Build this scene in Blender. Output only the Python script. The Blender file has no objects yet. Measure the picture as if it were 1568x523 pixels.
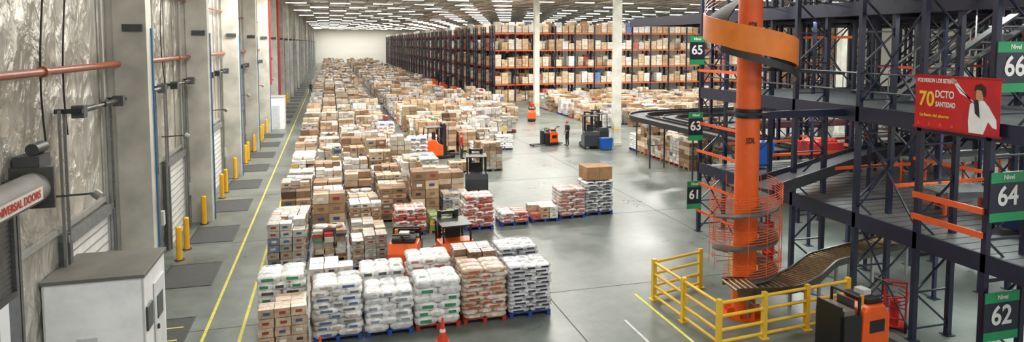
import bpy, math, random
import numpy as np
from mathutils import Matrix, Vector
R=random.Random(7)
def lin(v):
    v/=255.0
    return v/12.92 if v<=.04045 else ((v+.055)/1.055)**2.4
def C(r,g,b): return (lin(r),lin(g),lin(b))
# ---------------------------------------------------------------- materials
def nt(name):
    m=bpy.data.materials.new(name); m.use_nodes=True
    n=m.node_tree; b=n.nodes['Principled BSDF']; return m,n,b
def attr_mat(name,rough=.6,metal=0,ns=6,na=.18,bump=0,bs=30,coat=0,spec=.5):
    m,n,b=nt(name)
    a=n.nodes.new('ShaderNodeAttribute'); a.attribute_name='Col'
    tc=n.nodes.new('ShaderNodeTexCoord')
    no=n.nodes.new('ShaderNodeTexNoise'); no.inputs['Scale'].default_value=ns; no.inputs['Detail'].default_value=4
    n.links.new(tc.outputs['Object'],no.inputs['Vector'])
    mr=n.nodes.new('ShaderNodeMapRange'); mr.inputs['From Min'].default_value=.3; mr.inputs['From Max'].default_value=.7
    mr.inputs['To Min'].default_value=1-na; mr.inputs['To Max'].default_value=1+na*.6
    n.links.new(no.outputs['Fac'],mr.inputs['Value'])
    mx=n.nodes.new('ShaderNodeVectorMath'); mx.operation='SCALE'
    n.links.new(a.outputs['Color'],mx.inputs[0]); n.links.new(mr.outputs[0],mx.inputs['Scale'])
    n.links.new(mx.outputs[0],b.inputs['Base Color'])
    b.inputs['Roughness'].default_value=rough; b.inputs['Metallic'].default_value=metal
    b.inputs['Coat Weight'].default_value=coat; b.inputs['Coat Roughness'].default_value=.2
    b.inputs['Specular IOR Level'].default_value=spec
    if bump:
        n2=n.nodes.new('ShaderNodeTexNoise'); n2.inputs['Scale'].default_value=bs; n2.inputs['Detail'].default_value=3
        n.links.new(tc.outputs['Object'],n2.inputs['Vector'])
        bp=n.nodes.new('ShaderNodeBump'); bp.inputs['Strength'].default_value=bump; bp.inputs['Distance'].default_value=.03
        n.links.new(n2.outputs['Fac'],bp.inputs['Height']); n.links.new(bp.outputs[0],b.inputs['Normal'])
    return m
MATTE=attr_mat('matte_paint',.65); CARD=attr_mat('cardboard',.75,ns=3,na=.25,spec=.3)
FILM=attr_mat('stretch_film',.26,ns=7,na=.3,bump=.8,bs=12,coat=.5)
PAINT=attr_mat('gloss_paint',.33,ns=3,na=.1); STEEL=attr_mat('galvanised_steel',.4,.75,ns=5,na=.15)
GRIME=attr_mat('aged_paint',.6,ns=1.2,na=.25)
def emit_mat(name,col,s):
    m,n,b=nt(name); b.inputs['Base Color'].default_value=(*col,1)
    b.inputs['Emission Color'].default_value=(*col,1); b.inputs['Emission Strength'].default_value=s
    return m
LAMP=emit_mat('lamp_diffuser',(1,.97,.9),8)
MATS=[MATTE,CARD,FILM,PAINT,STEEL,GRIME,LAMP]
mMAT,mCARD,mFILM,mPNT,mSTL,mGRM,mLMP=range(7)

class MB:
    def __init__(s): s.V=[];s.F=[];s.C=[];s.K=[];s.S=[]
    def add(s,vs,fs,col,m=0,sm=False):
        o=len(s.V); s.V.extend(vs)
        for f in fs:
            s.F.append(tuple(i+o for i in f)); s.C.append(col); s.K.append(m); s.S.append(sm)
    def box(s,c,sz,col,m=0,rz=0,tp=1.0):
        x,y,z=c; a,b,h=sz[0]/2,sz[1]/2,sz[2]/2; cs,sn=math.cos(rz),math.sin(rz)
        vs=[]
        for k,t in ((-h,1),(h,tp)):
            for u,v in ((-a,-b),(a,-b),(a,b),(-a,b)):
                u*=t;v*=t; vs.append((x+u*cs-v*sn,y+u*sn+v*cs,z+k))
        s.add(vs,[(3,2,1,0),(4,5,6,7),(0,1,5,4),(1,2,6,5),(2,3,7,6),(3,0,4,7)],col,m)
    def b(s,x0,x1,y0,y1,z0,z1,col,m=0): s.box(((x0+x1)/2,(y0+y1)/2,(z0+z1)/2),(x1-x0,y1-y0,z1-z0),col,m)
    def cyl(s,p0,p1,r,col,m=0,n=8,r2=None,caps=True):
        p0=Vector(p0);p1=Vector(p1);d=(p1-p0)
        if d.length<1e-6:return
        d.normalize(); a=d.orthogonal().normalized() if abs(d.z)<.99 else Vector((1,0,0))
        if n==4 and abs(d.z)<.99:
            a=(Vector((0,0,1))-d*d.z).normalized(); 
        b=d.cross(a); r2=r if r2 is None else r2; vs=[]
        off=math.pi/4 if n==4 else 0
        for p,q in ((p0,r),(p1,r2)):
            for i in range(n):
                t=off+2*math.pi*i/n; vs.append(tuple(p+a*math.cos(t)*q+b*math.sin(t)*q))
        fs=[(i,(i+1)%n,n+(i+1)%n,n+i) for i in range(n)]
        s.add(vs,fs,col,m,n>6)
        if caps: s.add(vs,[tuple(range(n-1,-1,-1)),tuple(range(n,2*n))],col,m)
    def tube(s,pts,r,col,m=0,n=6):
        for i in range(len(pts)-1): s.cyl(pts[i],pts[i+1],r,col,m,n)
    def sph(s,c,r,col,m=0,nu=12,nv=8,v0=0,v1=math.pi):
        vs=[];
        for j in range(nv+1):
            t=v0+(v1-v0)*j/nv
            for i in range(nu):
                p=2*math.pi*i/nu; vs.append((c[0]+r[0]*math.sin(t)*math.cos(p),c[1]+r[1]*math.sin(t)*math.sin(p),c[2]+r[2]*math.cos(t)))
        fs=[(j*nu+i,(j+1)*nu+i,(j+1)*nu+(i+1)%nu,j*nu+(i+1)%nu) for j in range(nv) for i in range(nu)]
        s.add(vs,fs,col,m,True)
    def prism(s,prof,y0,y1,col,m=0):
        n=len(prof); vs=[(x,y0,z) for x,z in prof]+[(x,y1,z) for x,z in prof]
        fs=[(i,(i+1)%n,n+(i+1)%n,n+i) for i in range(n)]+[tuple(range(n-1,-1,-1)),tuple(range(n,2*n))]
        s.add(vs,fs,col,m)
    def pillow(s,c,sz,col,m=2,rz=0):
        x,y,z=c;a,b,h=sz[0]/2,sz[1]/2,sz[2]/2;cs,sn=math.cos(rz),math.sin(rz);vs=[]
        k=.07
        ring=[(-a+k,-b),(0,-b*1.03),(a-k,-b),(a,-b+k),(a,b-k),(a-k,b),(0,b*1.03),(-a+k,b),(-a,b-k),(-a,-b+k)]
        n=len(ring)
        for zz,t in ((-h,.82),(-h*.45,1),(h*.45,1),(h,.80),(h*1.12,.4)):
            for u,v in ring:
                u*=t;v*=t; vs.append((x+u*cs-v*sn,y+u*sn+v*cs,z+zz))
        fs=[(j*n+i,j*n+(i+1)%n,(j+1)*n+(i+1)%n,(j+1)*n+i) for j in range(4) for i in range(n)]
        fs.append(tuple(range(4*n,5*n)))
        s.add(vs,fs,col,m,True)
    def sweep(s,path,w,h,col,m=0,lat=0,up=0):
        n=len(path);vs=[]
        for i,p in enumerate(path):
            q0=path[max(0,i-1)];q1=path[min(n-1,i+1)]
            tx,ty=q1[0]-q0[0],q1[1]-q0[1];l=math.hypot(tx,ty) or 1
            nx,ny=ty/l,-tx/l
            for a,b in ((-w/2,-h/2),(w/2,-h/2),(w/2,h/2),(-w/2,h/2)):
                vs.append((p[0]+nx*(lat+a),p[1]+ny*(lat+a),p[2]+up+b))
        fs=[(i*4+k,i*4+(k+1)%4,i*4+4+(k+1)%4,i*4+4+k) for i in range(n-1) for k in range(4)]
        fs+=[(3,2,1,0),tuple(4*(n-1)+k for k in range(4))]
        s.add(vs,fs,col,m)
    def merge(s,o,loc=(0,0,0),rz=0,tint=1.0,sc=(1,1,1)):
        k=len(s.V);cs,sn=math.cos(rz),math.sin(rz)
        A=np.array(o.V)*np.array(sc)
        X=A[:,0]*cs-A[:,1]*sn+loc[0];Y=A[:,0]*sn+A[:,1]*cs+loc[1];Z=A[:,2]+loc[2]
        s.V.extend(zip(X.tolist(),Y.tolist(),Z.tolist()))
        s.F.extend([tuple(i+k for i in f) for f in o.F])
        s.C.extend([(c[0]*tint,c[1]*tint,c[2]*tint) for c in o.C] if tint!=1 else o.C)
        s.K.extend(o.K);s.S.extend(o.S)
    def obj(s,name,parent=None,loc=(0,0,0),rz=0,bevel=0):
        me=bpy.data.meshes.new(name); me.from_pydata(s.V,[],s.F)
        used=sorted(set(s.K)); mp={k:i for i,k in enumerate(used)}
        for k in used: me.materials.append(MATS[k])
        me.polygons.foreach_set('material_index',[mp[k] for k in s.K])
        me.polygons.foreach_set('use_smooth',s.S)
        at=me.color_attributes.new('Col','FLOAT_COLOR','CORNER')
        L=np.array([len(f) for f in s.F]); col=np.ones((len(s.F),4)); col[:,:3]=np.array(s.C)
        at.data.foreach_set('color',np.repeat(col,L,axis=0).astype(np.float32).ravel())
        me.update()
        ob=bpy.data.objects.new(name,me); bpy.context.scene.collection.objects.link(ob)
        ob.location=loc; ob.rotation_euler=(0,0,rz)
        if parent: ob.parent=parent
        if bevel:
            bv=ob.modifiers.new('bevel','BEVEL'); bv.width=bevel; bv.segments=2; bv.limit_method='ANGLE'
        return ob
def empty(name,loc=(0,0,0),rz=0):
    e=bpy.data.objects.new(name,None); e.location=loc; e.rotation_euler=(0,0,rz); e.empty_display_size=.2
    bpy.context.scene.collection.objects.link(e); return e
def flat_mat(name,col,rough=.5):
    m,n,b=nt(name); no=n.nodes.new('ShaderNodeTexNoise'); no.inputs['Scale'].default_value=9
    r=n.nodes.new('ShaderNodeValToRGB'); r.color_ramp.elements[0].color=(*[c*.88 for c in col],1); r.color_ramp.elements[1].color=(*col,1)
    n.links.new(no.outputs['Fac'],r.inputs[0]); n.links.new(r.outputs[0],b.inputs['Base Color']); b.inputs['Roughness'].default_value=rough
    return m
TW=flat_mat('print_white',C(240,240,235)); TY=flat_mat('print_yellow',C(250,215,60)); TK=flat_mat('print_dark',C(60,15,12)); TR=flat_mat('print_red',C(190,30,30))
def text(s,name,size,M,mat,parent=None,sx=1):
    cu=bpy.data.curves.new(name,'FONT'); cu.body=s; cu.size=size; cu.align_x='CENTER'; cu.align_y='CENTER'; cu.extrude=.002; cu.offset=size*.02
    cu.materials.append(mat); o=bpy.data.objects.new(name,cu); bpy.context.scene.collection.objects.link(o)
    o.matrix_world=M@Matrix.Diagonal((sx,1,1,1))
    if parent: o.parent=parent
    return o
def M_faceS(x,y,z): return Matrix(((1,0,0,x),(0,0,-1,y),(0,1,0,z),(0,0,0,1)))
def M_faceW(x,y,z): return Matrix(((0,0,-1,x),(-1,0,0,y),(0,1,0,z),(0,0,0,1)))

NAVY=C(34,38,60); ORG=C(232,96,44); YEL=C(238,196,60); WHT=C(232,232,226); BLK=C(28,28,30); GRY=C(140,142,140); DGR=C(70,72,74)
# ---------------------------------------------------------------- room shell
def surf(name,verts,faces,mat):
    me=bpy.data.meshes.new(name); me.from_pydata(verts,[],faces); me.materials.append(mat)
    o=bpy.data.objects.new(name,me); bpy.context.scene.collection.objects.link(o); return o
m,n,b=nt('polished_concrete')
tc=n.nodes.new('ShaderNodeTexCoord')
n1=n.nodes.new('ShaderNodeTexNoise'); n1.inputs['Scale'].default_value=.3; n1.inputs['Detail'].default_value=9; n1.inputs['Roughness'].default_value=.7
n2=n.nodes.new('ShaderNodeTexNoise'); n2.inputs['Scale'].default_value=2.0; n2.inputs['Detail'].default_value=8
for q in (n1,n2): n.links.new(tc.outputs['Object'],q.inputs['Vector'])
r1=n.nodes.new('ShaderNodeValToRGB'); r1.color_ramp.elements[0].position=.3; r1.color_ramp.elements[1].position=.7
r1.color_ramp.elements[0].color=(*C(86,92,88),1); r1.color_ramp.elements[1].color=(*C(132,140,134),1)
n.links.new(n1.outputs['Fac'],r1.inputs[0])
mx=n.nodes.new('ShaderNodeMix'); mx.data_type='RGBA'; mx.blend_type='MULTIPLY'; mx.inputs[0].default_value=.4
r2=n.nodes.new('ShaderNodeValToRGB'); r2.color_ramp.elements[0].position=.3; r2.color_ramp.elements[1].position=.66
r2.color_ramp.elements[0].color=(.55,.55,.55,1); r2.color_ramp.elements[1].color=(1,1,1,1)
n.links.new(r1.outputs[0],mx.inputs[6]); n.links.new(n2.outputs['Fac'],r2.inputs[0]); n.links.new(r2.outputs[0],mx.inputs[7])
n.links.new(mx.outputs[2],b.inputs['Base Color'])
mr=n.nodes.new('ShaderNodeMapRange'); mr.inputs['From Min'].default_value=.3; mr.inputs['From Max'].default_value=.7; mr.inputs['To Min'].default_value=.24; mr.inputs['To Max'].default_value=.4
n.links.new(n1.outputs['Fac'],mr.inputs['Value']); n.links.new(mr.outputs[0],b.inputs['Roughness'])
surf('floor',[(-6.2,-8,0),(76,-8,0),(76,252,0),(-6.2,252,0)],[(0,1,2,3)],m)
# foil wall
m,n,b=nt('foil_insulation')
tc=n.nodes.new('ShaderNodeTexCoord'); mp=n.nodes.new('ShaderNodeMapping'); mp.inputs['Scale'].default_value=(1,1,.6)
n.links.new(tc.outputs['Object'],mp.inputs['Vector'])
n1=n.nodes.new('ShaderNodeTexNoise'); n1.inputs['Scale'].default_value=1.6; n1.inputs['Detail'].default_value=6; n1.inputs['Roughness'].default_value=.5; n1.inputs['Distortion'].default_value=.5
n.links.new(mp.outputs[0],n1.inputs['Vector'])
vo=n.nodes.new('ShaderNodeTexVoronoi'); vo.inputs['Scale'].default_value=1.9; vo.inputs['Randomness'].default_value=1
ad=n.nodes.new('ShaderNodeVectorMath'); ad.operation='ADD'
sc=n.nodes.new('ShaderNodeVectorMath'); sc.operation='SCALE'; sc.inputs['Scale'].default_value=.9
n.links.new(n1.outputs['Color'],sc.inputs[0]); n.links.new(mp.outputs[0],ad.inputs[0]); n.links.new(sc.outputs[0],ad.inputs[1]); n.links.new(ad.outputs[0],vo.inputs['Vector'])
sm=n.nodes.new('ShaderNodeMath'); sm.operation='MULTIPLY_ADD'; sm.inputs[1].default_value=.5
n.links.new(vo.outputs['Distance'],sm.inputs[0]); n.links.new(n1.outputs['Fac'],sm.inputs[2])
bp=n.nodes.new('ShaderNodeBump'); bp.inputs['Strength'].default_value=.9; bp.inputs['Distance'].default_value=.24
n.links.new(sm.outputs[0],bp.inputs['Height']); n.links.new(bp.outputs[0],b.inputs['Normal'])
n2=n.nodes.new('ShaderNodeTexNoise'); n2.inputs['Scale'].default_value=.6; n2.inputs['Detail'].default_value=5; n.links.new(tc.outputs['Object'],n2.inputs['Vector'])
r1=n.nodes.new('ShaderNodeValToRGB'); r1.color_ramp.elements[0].position=.35; r1.color_ramp.elements[1].position=.65
r1.color_ramp.elements[0].color=(*C(166,162,152),1); r1.color_ramp.elements[1].color=(*C(220,217,208),1)
n.links.new(n2.outputs['Fac'],r1.inputs[0]); n.links.new(r1.outputs[0],b.inputs['Base Color'])
b.inputs['Metallic'].default_value=.5; b.inputs['Roughness'].default_value=.32
FOIL=m
WX=-5.95; D0,D1=11.0,14.3
vs=[];fs=[]
def wq(y0,y1,z0,z1):
    k=len(vs); vs.extend([(WX,y0,z0),(WX,y1,z0),(WX,y1,z1),(WX,y0,z1)]); fs.append((k,k+1,k+2,k+3))
wq(-8,D0,0,13);wq(D1,252,0,13);wq(D0,D1,4.7,13)
surf('wall_left',vs,fs,FOIL)
WM=flat_mat('wall_cladding',C(214,214,206),.6)
surf('wall_back',[(-6.2,251,0),(76,251,0),(76,251,13),(-6.2,251,13)],[(0,1,2,3)],WM)
surf('wall_right',[(75.5,-8,0),(75.5,252,0),(75.5,252,13),(75.5,-8,13)],[(3,2,1,0)],WM)
CM=flat_mat('roof_sheet',C(206,204,194),.5)
surf('ceiling',[(-6.2,-8,13.1),(76,-8,13.1),(76,252,13.1),(-6.2,252,13.1)],[(3,2,1,0)],CM)
t=MB(); TRC=C(180,178,168)
for k in range(27):
    y=11.1+9.5*k
    t.b(-6,75,y-.1,y+.1,12.55,12.63,TRC,mMAT); t.b(-6,75,y-.1,y+.1,12.97,13.05,TRC,mMAT)
    for i in range(36): 
        x=-6+i*2.25; t.cyl((x,y,12.6),(x+1.12,y,12.99),.035,TRC,mMAT,4,caps=False); t.cyl((x+1.12,y,12.99),(x+2.25,y,12.6),.035,TRC,mMAT,4,caps=False)
for i in range(33): t.b(-5+i*2.5-.04,-5+i*2.5+.04,-8,251,12.98,13.08,C(150,148,140),mMAT)
t.obj('trim_roof_truss')
t=MB(); rl=random.Random(3)
for k in range(26):
    for i in range(15):
        x=-2.5+5.2*i+(2.6 if k%2 else 0)-1.3; y=8+9.5*k
        if rl.random()<.08: continue
        t.b(x-1.2,x+1.2,y-.1,y+.1,12.36,12.43,WHT,mLMP)
        for q in (-1,1): t.cyl((x+q,y,12.43),(x+q,y,13.0),.01,GRY,mMAT,4,caps=False)
t.obj('ceiling_lamp_rows')
# ---------------------------------------------------------------- left wall structures
COLC=C(192,190,180)
col=MB()
for k in range(-1,25):
    y=20.65+9.5*k
    col.b(-5.75,-4.92,y-.28,y+.28,0,13,COLC,mGRM)
    col.b(-5.95,-5.75,y-.2,y+.2,0,13,COLC,mGRM)
    col.b(-5.5,-5.0,y-.36,y-.28,7.9,8.1,DGR,mMAT)
col.obj('wall_column_row')
t=MB()
BLU=C(40,100,150)
for k in range(25):
    y=20.65+9.5*k
    t.cyl((-4.88,y+.1,0.0),(-4.88,y+.1,8),.028,BLU,mPNT,6); 
    t.cyl((-5.85,y-.9,0),(-5.85,y-.9,12.8),.05,C(170,170,165),mPNT,6)
    t.cyl((-5.85,y+1.1,3),(-5.85,y+1.1,12.8),.035,C(120,120,118),mPNT,6)
    for q in (1.9,3.3,4.75,6.4,7.7): t.b(-5.945,-5.925,y+q-.03,y+q+.03,3.3,13,C(150,148,140),mMAT)
    for q in (2.4,5.6): 
        pts=[(-5.8,y+q+.35*math.sin(i*.5),12.5-.5*i) for i in range(15)]; t.tube(pts,.018,BLK,mMAT,5)
for q in (12.4,16.0,17.2): t.tube([(-5.8,q+.3*math.sin(i*.4),12.5-.5*i) for i in range(15)],.02,BLK,mMAT,5)
t.b(-5.94,-5.86,D1+.2,250,3.35,3.47,C(150,150,144),mMAT)
t.obj('wall_conduits')
t=MB()
PIPE=C(146,76,54)
t.cyl((-5.66,-8,7.0),(-5.66,250,7.0),.085,PIPE,mPNT,10)
t.cyl((-5.72,-8,9.3),(-5.72,250,9.3),.05,C(130,60,45),mPNT,8)
for k in range(40): t.cyl((-5.66,3+6.2*k,7),(-5.66,3.12+6.2*k,7),.12,C(155,85,60),mPNT,10)
t.cyl((-4.82,68.4,1),(-4.82,68.4,12.5),.13,C(190,40,35),mPNT,10)
t.cyl((-4.82,58.9,4),(-4.82,58.9,12.5),.07,C(190,40,35),mPNT,10)
t.obj('sprinkler_pipe')
def dock_door(k,y):
    e=empty('dock_door')
    d=MB()
    d.b(-5.94,-5.87,y-1.45,y+1.45,0,3.0,WHT,mPNT)
    for i in range(1,12): d.b(-5.87,-5.85,y-1.45,y+1.45,i*.25-.015,i*.25+.015,C(150,152,155),mMAT)
    for s in (-1,1):
        d.b(-5.94,-5.72,y+s*1.55-.08,y+s*1.55+.08,0,3.1,C(90,92,94),mMAT)
    d.b(-5.94,-5.75,y-1.6,y+1.6,3.0,3.25,C(120,122,120),mMAT)
    for s in (-1,1):
        for q in (-.14,.14):
            d.b(-5.8,-5.74,y+s*1.62+q-.025,y+s*1.62+q+.025,0,6.1,C(150,152,150),mSTL)
        for i in range(1,11): d.b(-5.79,-5.76,y+s*1.62-.14,y+s*1.62+.14,.55*i,.55*i+.04,C(130,132,130),mSTL)
        d.b(-5.9,-5.35,y+s*1.62-.06,y+s*1.62+.06,6.02,6.12,C(70,72,74),mSTL)
        d.b(-5.6,-5.35,y+s*1.45-.12,y+s*1.45+.12,5.9,6.18,C(80,82,84),mMAT)
        d.cyl((-5.5,y+s*1.2,6.05),(-5.5,y+s*.3,6.05),.07,C(80,80,80),mSTL,10)
    d.cyl((-5.5,y-1.6,6.05),(-5.5,y+1.6,6.05),.035,C(150,150,150),mSTL,8)
    d.b(-5.9,-5.7,y+1.95,y+2.2,1.2,1.7,C(200,200,195),mPNT)
    d.cyl((-5.9,y-1.8,4.2),(-5.1,y-1.9,4.25),.025,DGR,mMAT,6); d.cyl((-5.12,y-1.9,4.27),(-5.0,y-1.9,4.17),.1,C(130,130,125),mPNT,12)
    d.obj('door_assembly',e)
for k in range(1,24): dock_door(k,13.5+4.75*k)
t=MB()
for k in range(1,26):
    y=13.5+4.75*k
    if k==10: continue
    t.b(-5.3,-3.75,max(y-1.1,17.5),y+1.1,.002,.014,C(62,64,64),mMAT)
    for s in ((-5.34,-5.3),(-3.75,-3.71)): t.b(s[0],s[1],max(y-1.15,17.5),y+1.15,.002,.02,C(90,92,90),mSTL)
    for s in ((-1.15,-1.1),(1.1,1.15)):
        if k>1 or s[0]>0: t.b(-5.3,-3.75,y+s[0],y+s[1],.002,.02,C(90,92,90),mSTL)
t.obj('dock_leveler_plates')
def bollard(x,y,c):
    d=MB(); d.cyl((0,0,0),(0,0,1.15),.1,c,mPNT,14,caps=False); d.sph((0,0,1.15),(.1,.1,.05),c,mPNT,14,4,0,math.pi/2)
    d.cyl((0,0,0),(0,0,.02),.17,DGR,mSTL,12)
    d.obj('safety_bollard',None,(x,y,0))
for k in range(1,16):
    for s in (-1.75,1.75):
        y=13.5+4.75*k+s
        if y>20: bollard(-5.2,y,C(236,178,40))
bollard(-3.75,15.0,YEL); bollard(-3.62,13.2,YEL)
# roller shutter
e=empty('roller_shutter')
d=MB(); ZD=4.8
for i in range(20):
    z=2.9+i*.1; d.b(-5.9,-5.86,D0,D1-.1,z,z+.085,C(110,112,112),mSTL)
d.b(-5.93,-5.8,D0,D1-.1,2.8,2.9,C(70,70,72),mMAT)
d.cyl((-5.55,D0,ZD),(-5.55,D1+.2,ZD),.3,C(130,128,124),mGRM,24)
d.b(-5.95,-5.2,D1+.15,D1+.22,ZD-.4,ZD+.4,C(100,102,102),mSTL)
d.b(-5.9,-5.45,D1+.22,D1+.75,ZD+.35,ZD+.6,C(70,72,74),mMAT); d.cyl((-5.6,D1+.3,ZD+.72),(-5.6,D1+.8,ZD+.72),.12,C(80,82,84),mSTL,12)
for y in (D1-.1,D1+.05): d.b(-5.95,-5.8,y,y+.1,0,5.0,C(120,122,122),mSTL)
d.b(-5.24,-5.22,D0+.5,D1-.3,ZD-.12,ZD+.12,C(220,214,206),mPNT)
d.obj('shutter_curtain_and_drum',e)
text('UNIVERSAL DOORS','shutter_lettering',.2,Matrix(((0,0,1,-5.21),(1,0,0,13.0),(0,1,0,ZD),(0,0,0,1))),TR,e)
surf('ground_outside',[(-30,4,-.05),(-6.2,4,-.05),(-6.2,22,-.05),(-30,22,-.05)],[(0,1,2,3)],flat_mat('white_yard_concrete',C(240,240,235),.8))
e=empty('dock_office_booth'); d=MB()
d.b(-5.9,-4.0,15.5,17.4,0,2.52,C(246,248,250),mPNT)
d.b(-5.92,-3.95,15.45,17.45,2.52,2.6,C(110,108,102),mGRM)
d.b(-3.99,-3.96,16.3,17.15,0.02,2.1,C(222,224,226),mPNT); d.b(-3.97,-3.945,16.45,16.95,1.2,1.75,C(50,60,66),mPNT)
d.b(-3.99,-3.955,15.65,16.1,1.25,1.8,C(50,60,66),mPNT); d.b(-3.95,-3.9,16.35,16.4,1.0,1.12,DGR,mSTL)
for x in (-5.88,-4.0): d.b(x-.02,x+.02,15.48,15.52,0,2.5,C(200,202,204),mPNT)
d.b(-5.3,-4.9,15.47,15.5,.9,1.3,C(205,207,210),mPNT)
d.obj('booth_shell',e,bevel=.01)
d=MB(); d.b(-5.4,-3.9,60.5,62.3,0,2.8,C(240,242,244),mPNT); d.b(-5.45,-3.85,60.45,62.35,2.8,2.88,C(200,200,198),mPNT); d.b(-4.9,-4.3,60.47,60.5,.1,2.1,C(200,205,210),mPNT)
d.obj('white_storage_booth',bevel=.01)
t=MB(); FY=C(214,202,84)
for x in (-3.28,-2.36): t.b(x-.04,x+.04,-6,240,.003,.006,FY,mMAT)
t.b(8.75,8.83,11,17.6,.003,.006,C(225,225,100),mMAT); t.b(7.65,7.72,12,16,.003,.006,C(215,215,210),mMAT)
t.b(-4.6,-3.9,17.9,17.96,.016,.02,FY,mMAT);t.b(-4.6,-3.9,18.7,18.76,.016,.02,FY,mMAT)
t.obj('floor_marking_lines')
t=MB()
for k in range(20): t.b(-6,75,10.4+8*k-.015,10.4+8*k+.015,.001,.0025,C(46,48,46),mMAT)
for k in range(7): t.b(-1.8+8*k-.015,-1.8+8*k+.015,-6,200,.001,.0025,C(46,48,46),mMAT)
t.obj('floor_expansion_joints')
for (x,y) in ((20.4,44.3),(20.6,64.4),(40.4,44.3)):
    d=MB(); d.b(-.27,.27,-.27,.27,0,13,C(218,218,208),mGRM); d.b(-.34,.34,-.34,.34,0,.25,C(190,190,180),mGRM)
    d.b(-.28,.28,-.28,.28,1.2,1.3,YEL,mPNT)
    d.obj('building_column',None,(x,y,0),bevel=.02)
# ---------------------------------------------------------------- goods
BR=[C(186,156,126),C(206,180,150),C(162,132,104),C(216,196,170),C(174,142,112),C(142,114,90)]
PR=[C(176,70,62),C(74,92,144),C(96,140,104),C(212,184,100),C(196,136,142),C(222,220,214),C(228,228,224),C(120,124,130)]
MUT=[C(218,214,208),C(202,194,182),C(234,232,228),C(188,176,160),C(212,206,196)]
BLUEP=C(44,74,150); REDP=C(170,56,46); WOOD=C(168,136,100)
def pallet(d,hi=True,col=WOOD,w=1.2,l=1.0):
    if hi:
        for i in range(6): y=-l/2+.06+i*(l-.12)/5; d.box((0,y,.13),(w,.11,.022),col,mMAT)
        for x in (-w/2+.06,0,w/2-.06): d.box((x,0,.07),(.1,l,.095),col,mMAT)
        for x in (-w/2+.06,0,w/2-.06): d.box((x,0,.012),(.12,l,.022),col,mMAT)
    else:
        d.box((0,0,.12),(w,l,.045),col,mMAT)
        for x in (-w/2+.07,w/2-.07): d.box((x,0,.05),(.13,l,.095),col,mMAT)
def boxes(r,h,nx,ny,nz,pal,m=mCARD,hi=True,pc=WOOD,labels=True,jit=.014,drop=.15):
    d=MB(); pallet(d,hi,pc); W,L=1.16,1.0; bw,bl,bh=W/nx,L/ny,h/nz
    for k in range(nz):
        lc=r.choice(pal)
        for i in range(nx):
            for j in range(ny):
                if 0<i<nx-1 and 0<j<ny-1 and k<nz-1: continue
                if k==nz-1 and r.random()<drop: continue
                c=lc if r.random()<.5 else r.choice(pal); f=r.uniform(.78,1.12); c=tuple(v*f for v in c)
                x=-W/2+bw*(i+.5)+r.uniform(-jit,jit); y=-L/2+bl*(j+.5)+r.uniform(-jit,jit); z=.142+bh*(k+.5)
                d.box((x,y,z),(bw-.022,bl-.022,bh-.014),c,m,r.uniform(-.025,.025))
                if labels and hi:
                    tcx=tuple(min(1,v*1.3) for v in c)
                    if k==nz-1: d.box((x,y,z+bh/2-.005),(bw-.03,.04,.004),tcx,mPNT)
                    lcx=r.choice([C(230,230,225),C(70,60,50),C(160,60,50),C(60,90,140),tuple(v*.6 for v in c),tuple(v*.6 for v in c)])
                    if j==0: d.box((x+r.uniform(-.05,.05)*bw,y-bl/2+.009,z),(bw*.4,.006,bh*.3),lcx,m)
                    if i==nx-1: d.box((x+bw/2-.009,y,z),(.006,bl*.4,bh*.3),lcx,m)
                    if i==0: d.box((x-bw/2+.009,y,z),(.006,bl*.4,bh*.3),lcx,m)
    return d
def sacks(r,h,nz,pal,lab=None,hi=True,pc=BLUEP,m=mFILM):
    d=MB(); pallet(d,hi,pc); bh=h/nz
    for k in range(nz):
        z=.145+bh*(k+.5)
        if k%2==0: cells=[(-.3,-.33,.6,.36),(.3,-.33,.6,.36),(-.3,0,.6,.36),(.3,0,.6,.36),(-.3,.33,.6,.36),(.3,.33,.6,.36)]
        else: cells=[(-.4,-.25,.42,.52),(0,-.25,.42,.52),(.4,-.25,.42,.52),(-.4,.25,.42,.52),(0,.25,.42,.52),(.4,.25,.42,.52)]
        for (x,y,a,b) in cells:
            c=r.choice(pal); f=r.uniform(.86,1.04); c=tuple(v*f for v in c)
            x+=r.uniform(-.03,.03);y+=r.uniform(-.03,.03)
            d.pillow((x,y,z),(a*1.02,b*1.02,bh*1.05),c,m,r.uniform(-.07,.07))
            if lab and y<-.2: d.box((x+r.uniform(-.04,.04),y-b/2-.012,z),(a*.5,.01,bh*.42),r.choice(lab),m)
            if lab and x>.25: d.box((x+a/2+.008,y,z),(.008,b*.45,bh*.4),r.choice(lab),m)
            if lab and k==nz-1 and r.random()<.8:
                lc=r.choice(lab); rr=r.uniform(-.2,.2)
                d.box((x,y,z+bh*.59),(a*.5,b*.1,.006),lc,m,rr); d.box((x,y+.08,z+bh*.59),(a*.35,b*.07,.006),lc,m,rr)
    return d
def loose(r,h,pal,pc=WOOD):
    d=MB(); pallet(d,True,pc); z=.14
    while z<h:
        hh=r.uniform(.14,.3)
        for i in range(3):
            for j in range(2):
                if r.random()<.1: continue
                d.box((-.38+.38*i+r.uniform(-.03,.03),-.25+.5*j+r.uniform(-.03,.03),z+hh/2),(r.uniform(.28,.38),r.uniform(.36,.5),hh-.01),r.choice(pal),r.choice([mCARD,mFILM]),r.uniform(-.12,.12))
        z+=hh
    for q in range(3): d.pillow((r.uniform(-.3,.3),r.uniform(-.2,.2),z+.06),(.5,.35,.14),r.choice(pal),mFILM,r.uniform(0,3))
    return d
rv=random.Random(11)
HI=[];LO=[]
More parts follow.
